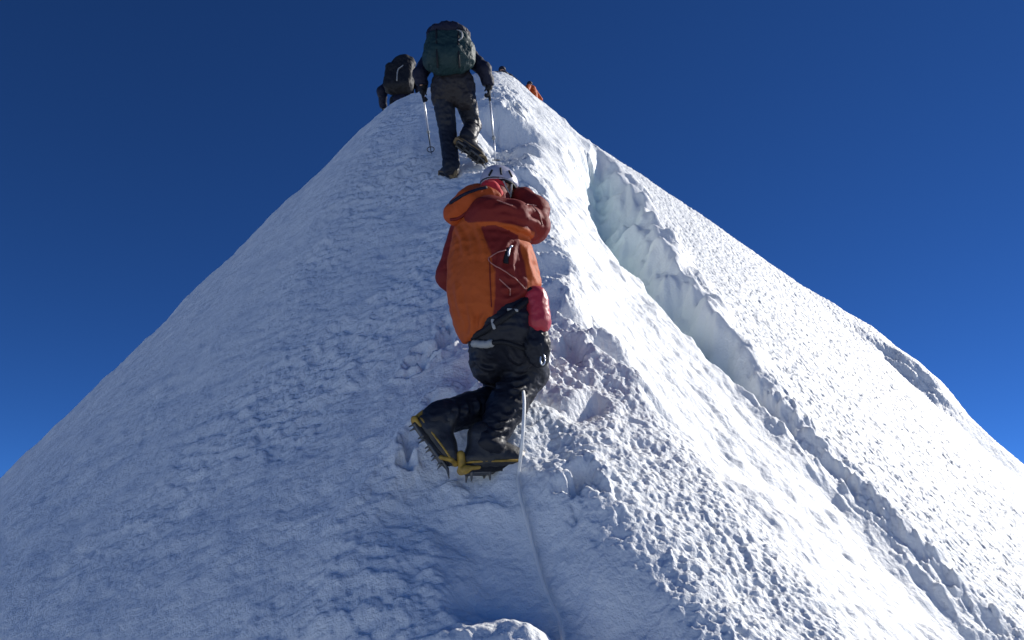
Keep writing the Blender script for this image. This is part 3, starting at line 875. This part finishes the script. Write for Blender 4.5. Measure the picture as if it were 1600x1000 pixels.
bag = fb.solid("gear_bag", gb, 0.006, M_TROUSER, wr=[(0.014, 0.06), (0.006, 0.03)])
tag(bag, "crumpled black gear bag hanging under the red pouch", "bag")
lp = [J1(848 + 3.5 * math.cos(a), 562 + 8 * math.sin(a), -0.13) for a in np.linspace(0, 2 * math.pi, 24)]
V, F = tube_data(lp, 0.0045, 6); fb.put("clip", V, F, M_ALU, bag)

# ================================================================== rope
rp = [J1(812, 575, 0.12), J1(816, 602, 0.10), J1(819, 630, -0.13), J1(816, 690, -0.2)]
for px, py in ((811, 740), (811, 762), (814, 785), (820, 808), (827, 835), (834, 862), (841, 888), (848, 914), (858, 940), (868, 962), (875, 982), (879, 1005), (884, 1040), (892, 1090)):
    p = surf_pt(px, py); rp.append(p + np.array([0, -0.010, 0.018]))
V, F = tube_data(smooth_line(rp, 260), 0.0085, 8)
fr_ = Figure(rp[3]); rope = fr_.put("rope", V, F, M_ROPE)
tag(rope, "thin white rope running down the snow from the climber in orange", "rope")

# ================================================================== second climber
G2 = surf_pt(702, 279); D2 = float(G2 @ FWD); S2 = D2 / FPX
def J2(px, py, e=0.0):
    return at(px, py, D2 + 0.35 * S2 * (277 - py) + e)
fig = Figure(J2(705, 278))
hL, hR = J2(692, 150), J2(726, 152); kL, aL = J2(700, 208, 0.10), J2(705, 258, 0.0); kR, aR = J2(739, 197, 0.28), J2(731, 213, 0.02)
sL, sR = J2(676, 88), J2(730, 86); eL, wL = J2(656, 116, -0.05), J2(661, 140, 0.05); eR, wR = J2(756, 108, -0.05), J2(764, 134, 0.05)
B = Solid()
B.chain([J2(707, 145), J2(705, 112), J2(702, 88)], [0.14, 0.12, 0.14], 0.08); B.limb(sL, sR, 0.06, 0.06, 0.08)
hc2 = J2(702, 56, 0.12); B.limb(J2(702, 88, 0.02), hc2, 0.055, 0.05, 0.04); head_on(B, hc2, UPW + 0.2 * FWD, np.array([0, 1.0, 0]), 1.0)
for a_, b_, c_ in ((hL, kL, aL), (hR, kR, aR)): B.chain([a_, b_, c_], [0.09, 0.06, 0.042], 0.04)
for a_, b_, c_ in ((sL, eL, wL), (sR, eR, wR)): B.chain([a_, b_, c_], [0.055, 0.042, 0.03], 0.03)
hand_on(B, wL, -UPW + 0.2 * FWD, RGT, 0.82, 1.1, 0.008, 1); hand_on(B, wR, -UPW + 0.2 * FWD, -RGT, 0.82, 1.1, 0.008, -1)
P2 = fig.solid("person", B, 0.012, M_SKIN)
tag(P2, "climber with a big green backpack and two poles, one boot lifted", "person", "climbers on the snow ridge")
K = Solid(); K.chain([J2(707, 140), J2(705, 108), J2(702, 88)], [0.20, 0.19, 0.18], 0.08); K.limb(sL, sR, 0.10, 0.10, 0.08)
K.chain([sL, eL, wL], [0.095, 0.078, 0.062], 0.03); K.chain([sR, eR, wR], [0.095, 0.078, 0.062], 0.03)
fig.solid("jacket", K, 0.012, M_NAVY, P2, clip=lambda G: -((G - J2(705, 132)) @ UPC), wr=[(0.016, 0.12), (0.008, 0.05)])
K = Solid(); K.egg(J2(708, 134), np.eye(3), (0.245, 0.20, 0.235), 0.05); K.limb(J2(694, 140), J2(692, 154), 0.13, 0.125, 0.05); K.limb(J2(722, 140), J2(726, 156), 0.13, 0.125, 0.05)
fig.solid("insulated_shorts", K, 0.012, M_BROWN, P2, wr=[(0.022, 0.10), (0.010, 0.04)])
K = Solid(); K.chain([hL, kL, aL, J2(705, 266, 0)], [0.122, 0.092, 0.086, 0.086], 0.02); K.chain([hR, kR], [0.122, 0.090], 0.02); K.chain([kR, aR], [0.092, 0.088], 0.02)
fig.solid("trousers", K, 0.012, M_TROUSER, P2, wr=[(0.018, 0.09), (0.008, 0.04)])
K = Solid().egg(hc2 + 0.03 * UPW, np.eye(3), (0.10, 0.12, 0.11), 0.02); fig.solid("helmet", K, 0.012, M_NAVY, P2, clip=lambda G: -((G - hc2) @ UPW))
for w_, s_ in ((wL, 1), (wR, -1)):
    GL = Solid(); hand_on(GL, w_, -UPW + 0.2 * FWD, s_ * RGT, 1.0, 1.1, 0.014, s_); GL.limb(w_ + 0.09 * UPW, w_ - 0.02 * UPW, 0.062, 0.045, 0.02)
    fig.solid("glove", GL, 0.008, M_BLACK, P2)
boot_set(fig, P2, J2(709, 278, -0.02), J2(688, 274, 0.24), UPW, 0.009, trim=M_TRIM)
boot_set(fig, P2, J2(712, 222, -0.05), J2(755, 254, 0.0), 0.35 * RGT + 0.62 * FWD + 0.55 * UPC, 0.009, trim=M_TRIM)

# backpack: body, lid, side pockets, straps
fk = Figure(J2(700, 108, -0.2))
RB = frame(UPW + 0.25 * FWD, RGT)
K = Solid(); K.box(J2(700, 80, -0.26), RB, (0.245, 0.17, 0.235), 0.13, 0.05); K.egg(J2(699, 96, -0.30), RB, (0.225, 0.16, 0.14), 0.06)
K.egg(J2(672, 87, -0.24), RB, (0.07, 0.11, 0.17), 0.05); K.egg(J2(732, 86, -0.24), RB, (0.07, 0.11, 0.17), 0.05)
pack = fk.solid("backpack", K, 0.011, M_TEAL, wr=[(0.030, 0.16), (0.012, 0.05)])
tag(pack, "large dark green backpack on the climber with two poles", "backpack")
K = Solid(); K.egg(J2(700, 57, -0.24), RB, (0.24, 0.19, 0.095), 0.05); K.limb(J2(680, 55, -0.26), J2(722, 55, -0.26), 0.07, 0.07, 0.04)
lid = fk.solid("lid", K, 0.011, M_NAVY, pack, wr=[(0.030, 0.10), (0.012, 0.04)])
parts = []
for px in (682, 716): parts.append(tube_data(smooth_line([J2(px, 46, -0.42), J2(px, 66, -0.47), J2(px + 1, 90, -0.48), J2(px + 2, 106, -0.40)], 14), 0.012, 6))
V, F = join_data(parts); fk.put("strap", V, F, M_BLACK, pack)
V, F = tube_data(smooth_line([J2(714, 47, -0.42), J2(721, 50, -0.45), J2(722, 58, -0.47), J2(716, 64, -0.47)], 14), 0.010, 6); fk.put("haul_loop", V, F, M_GREY, pack)

# trekking poles
def pole(top, tip, label):
    top, tip = np.array(top), np.array(tip); d = tip - top; L = np.linalg.norm(d); d /= L
    fg = Figure(tip)
    V, F = tube_data([top + d * 0.10, top + d * 0.5 * L, top + d * (0.62 * L)], 0.0115, 8); o = fg.put("trekking_pole", V, F, M_ALU)
    V, F = tube_data([top + d * 0.62 * L, top + d * 0.8 * L, tip + d * 0.02], [0.009, 0.008, 0.004], 8); fg.put("lower_shaft", V, F, M_ALU if "bright" in label else M_STEEL, o)
    V, F = tube_data([top - d * 0.07, top - d * 0.04, top + d * 0.04, top + d * 0.12], [0.017, 0.021, 0.018, 0.014], 8); fg.put("grip", V, F, M_BLACK, o)
    V, F = tube_data([top + d * 0.585 * L, top + d * 0.61 * L, top + d * 0.635 * L], [0.017, 0.021, 0.016], 8); fg.put("lock_lever", V, F, M_GREY, o)
    ring = [tip - d * 0.09 + 0.045 * (math.cos(a) * RGT + math.sin(a) * np.cross(d, RGT)) for a in np.linspace(0, 2 * math.pi, 16)]
    V, F = tube_data(ring, 0.006, 5); fg.put("basket", V, F, M_BLACK, o)
    tag(o, label, "pole", "trekking poles on the ridge")
pole(wL - 0.06 * UPW, surf_pt(674, 241), "trekking pole with dark lower shaft under the climber's left hand")
pole(wR - 0.06 * UPW, surf_pt(776, 262), "bright trekking pole planted just above the grey helmet")

# ================================================================== climbers beyond the top
def far_climber(base_pt, face, label, mj, mt, mh, cell, h=1.75, pack_label=None, arms=0.15):
    fg = Figure(base_pt); b = np.array(base_pt, float); k = h / 1.75
    fw = np.array([math.sin(face), math.cos(face), 0]); rt = np.array([math.cos(face), -math.sin(face), 0])
    q = lambda x, y, z: b + k * (x * rt + (y + 0.16 * z) * fw + z * UPW)
    B = Solid(); B.chain([q(0, 0, 0.92), q(0, 0, 1.15), q(0, 0, 1.36)], [0.13, 0.12, 0.14], 0.06)
    B.limb(q(-0.17, 0, 1.40), q(0.17, 0, 1.40), 0.055, 0.055, 0.06); hc = q(0, 0.05, 1.64); B.limb(q(0, 0, 1.42), hc, 0.055, 0.05, 0.03); head_on(B, hc, UPW, fw, k)
    leg = lambda s_: [q(s_ * 0.10, 0, 0.90), q(s_ * 0.11, 0.08 * s_ + 0.05, 0.50), q(s_ * 0.11, 0.06 * s_ - 0.08, 0.09)]
    arm = lambda s_: [q(s_ * 0.21, 0, 1.40), q(s_ * (0.30 + (arms if s_ > 0 else 0.10)), -0.05, 1.14), q(s_ * (0.28 + (arms if s_ > 0 else 0.15)), 0.18, 0.97)]
    for s_ in (-1, 1):
        B.chain(leg(s_), [0.085, 0.06, 0.042], 0.04); B.chain(arm(s_), [0.05, 0.04, 0.03], 0.03)
        B.limb(leg(s_)[2], q(s_ * 0.11, 0.06 * s_ + 0.1, 0.02), 0.045, 0.04, 0.03); hand_on(B, arm(s_)[2], -UPW + 0.4 * fw, -s_ * rt, 0.9, 1.0, 0.010, s_)
    p = fg.solid("person", B, cell, M_SKIN); tag(p, label, "person", "climbers on the snow ridge")
    K = Solid(); K.chain([q(0, 0, 0.86), q(0, 0, 1.15), q(0, 0, 1.38)], [0.19, 0.18, 0.18], 0.08); K.limb(q(-0.17, 0, 1.40), q(0.17, 0, 1.40), 0.09, 0.09, 0.06)
    for s_ in (-1, 1): K.chain(arm(s_), [0.105, 0.09, 0.068], 0.03)
    fg.solid("jacket", K, cell, mj, p, wr=[(0.02, 0.12)])
    K = Solid(); K.limb(q(-0.09, 0, 0.92), q(0.09, 0, 0.92), 0.13, 0.13, 0.05)
    for s_ in (-1, 1): K.chain(leg(s_), [0.13, 0.10, 0.085], 0.04)
    fg.solid("trousers", K, cell, mt, p, wr=[(0.016, 0.1)])
    fg.solid("helmet", Solid().egg(hc + 0.035 * UPW, np.eye(3), (0.115, 0.135, 0.11), 0.02), cell, mh, p, clip=lambda G: -((G - hc) @ UPW))
    for s_ in (-1, 1):
        K = Solid().limb(q(s_ * 0.11, 0.06 * s_ - 0.09, 0.05), q(s_ * 0.11, 0.06 * s_ + 0.13, 0.045), 0.055, 0.045, 0.02).limb(leg(s_)[2], leg(s_)[2] + 0.08 * UPW, 0.06, 0.06, 0.03)
        fg.solid("boot", K, cell, M_BOOT, p)
        GL = Solid(); hand_on(GL, arm(s_)[2], -UPW + 0.4 * fw, -s_ * rt, 1.0, 1.0, 0.015, s_); fg.solid("glove", GL, min(cell, 0.012), M_BLACK, p)
    if pack_label:
        fk = Figure(q(0, -0.25, 0.95)); RB = frame(UPW + 0.16 * fw, rt)
        K = Solid(); K.box(q(0.0, -0.30, 1.24), RB, (0.26, 0.15, 0.30), 0.10, 0.05); K.egg(q(0.05, -0.28, 1.58), RB, (0.22, 0.17, 0.16), 0.05)
        pk = fk.solid("backpack", K, cell, M_BLACK, wr=[(0.03, 0.14), (0.012, 0.05)]); tag(pk, pack_label, "backpack")
        V, F = tube_data(smooth_line([q(0.12, -0.40, 1.55), q(0.10, -0.46, 1.40), q(0.02, -0.47, 1.30), q(0.02, -0.46, 1.05)], 14), 0.012, 6); fk.put("strap", V, F, M_GREY, pk)
        V, F = tube_data(smooth_line([q(0.17, -0.36, 1.62), q(0.20, -0.36, 1.52), q(0.19, -0.36, 1.42)], 10), 0.014, 6); fk.put("strap", V, F, M_GREY, pk)
    return q
def stand(px, py, depth):
    p = at(px, py, depth); return np.array([p[0], p[1], surf_at(p[0], p[1]) - 0.03])
q3 = far_climber(stand(622, 215, 14.7), 0.15, "dark clothed climber half hidden behind the shaded left edge of the top", M_NAVY, M_BLACK, M_NAVY, 0.016, arms=0.04, pack_label="black backpack on the climber half hidden behind the left edge")
hand3 = q3(-0.43, 0.20, 0.92)
pole(hand3, np.array([hand3[0] + 0.02, hand3[1] + 0.1, surf_at(hand3[0] + 0.02, hand3[1] + 0.1)]), "trekking pole of the climber half hidden behind the left edge")
far_climber(stand(838, 190, 31.0), -0.9, "small climber in orange showing above the sunlit right edge", M_HOOD, M_BLACK, M_NAVY, 0.022)
far_climber(stand(789, 150, 24.0), -0.3, "tiny dark climber barely showing over the top beside the peak", M_NAVY, M_BLACK, M_NAVY, 0.022)
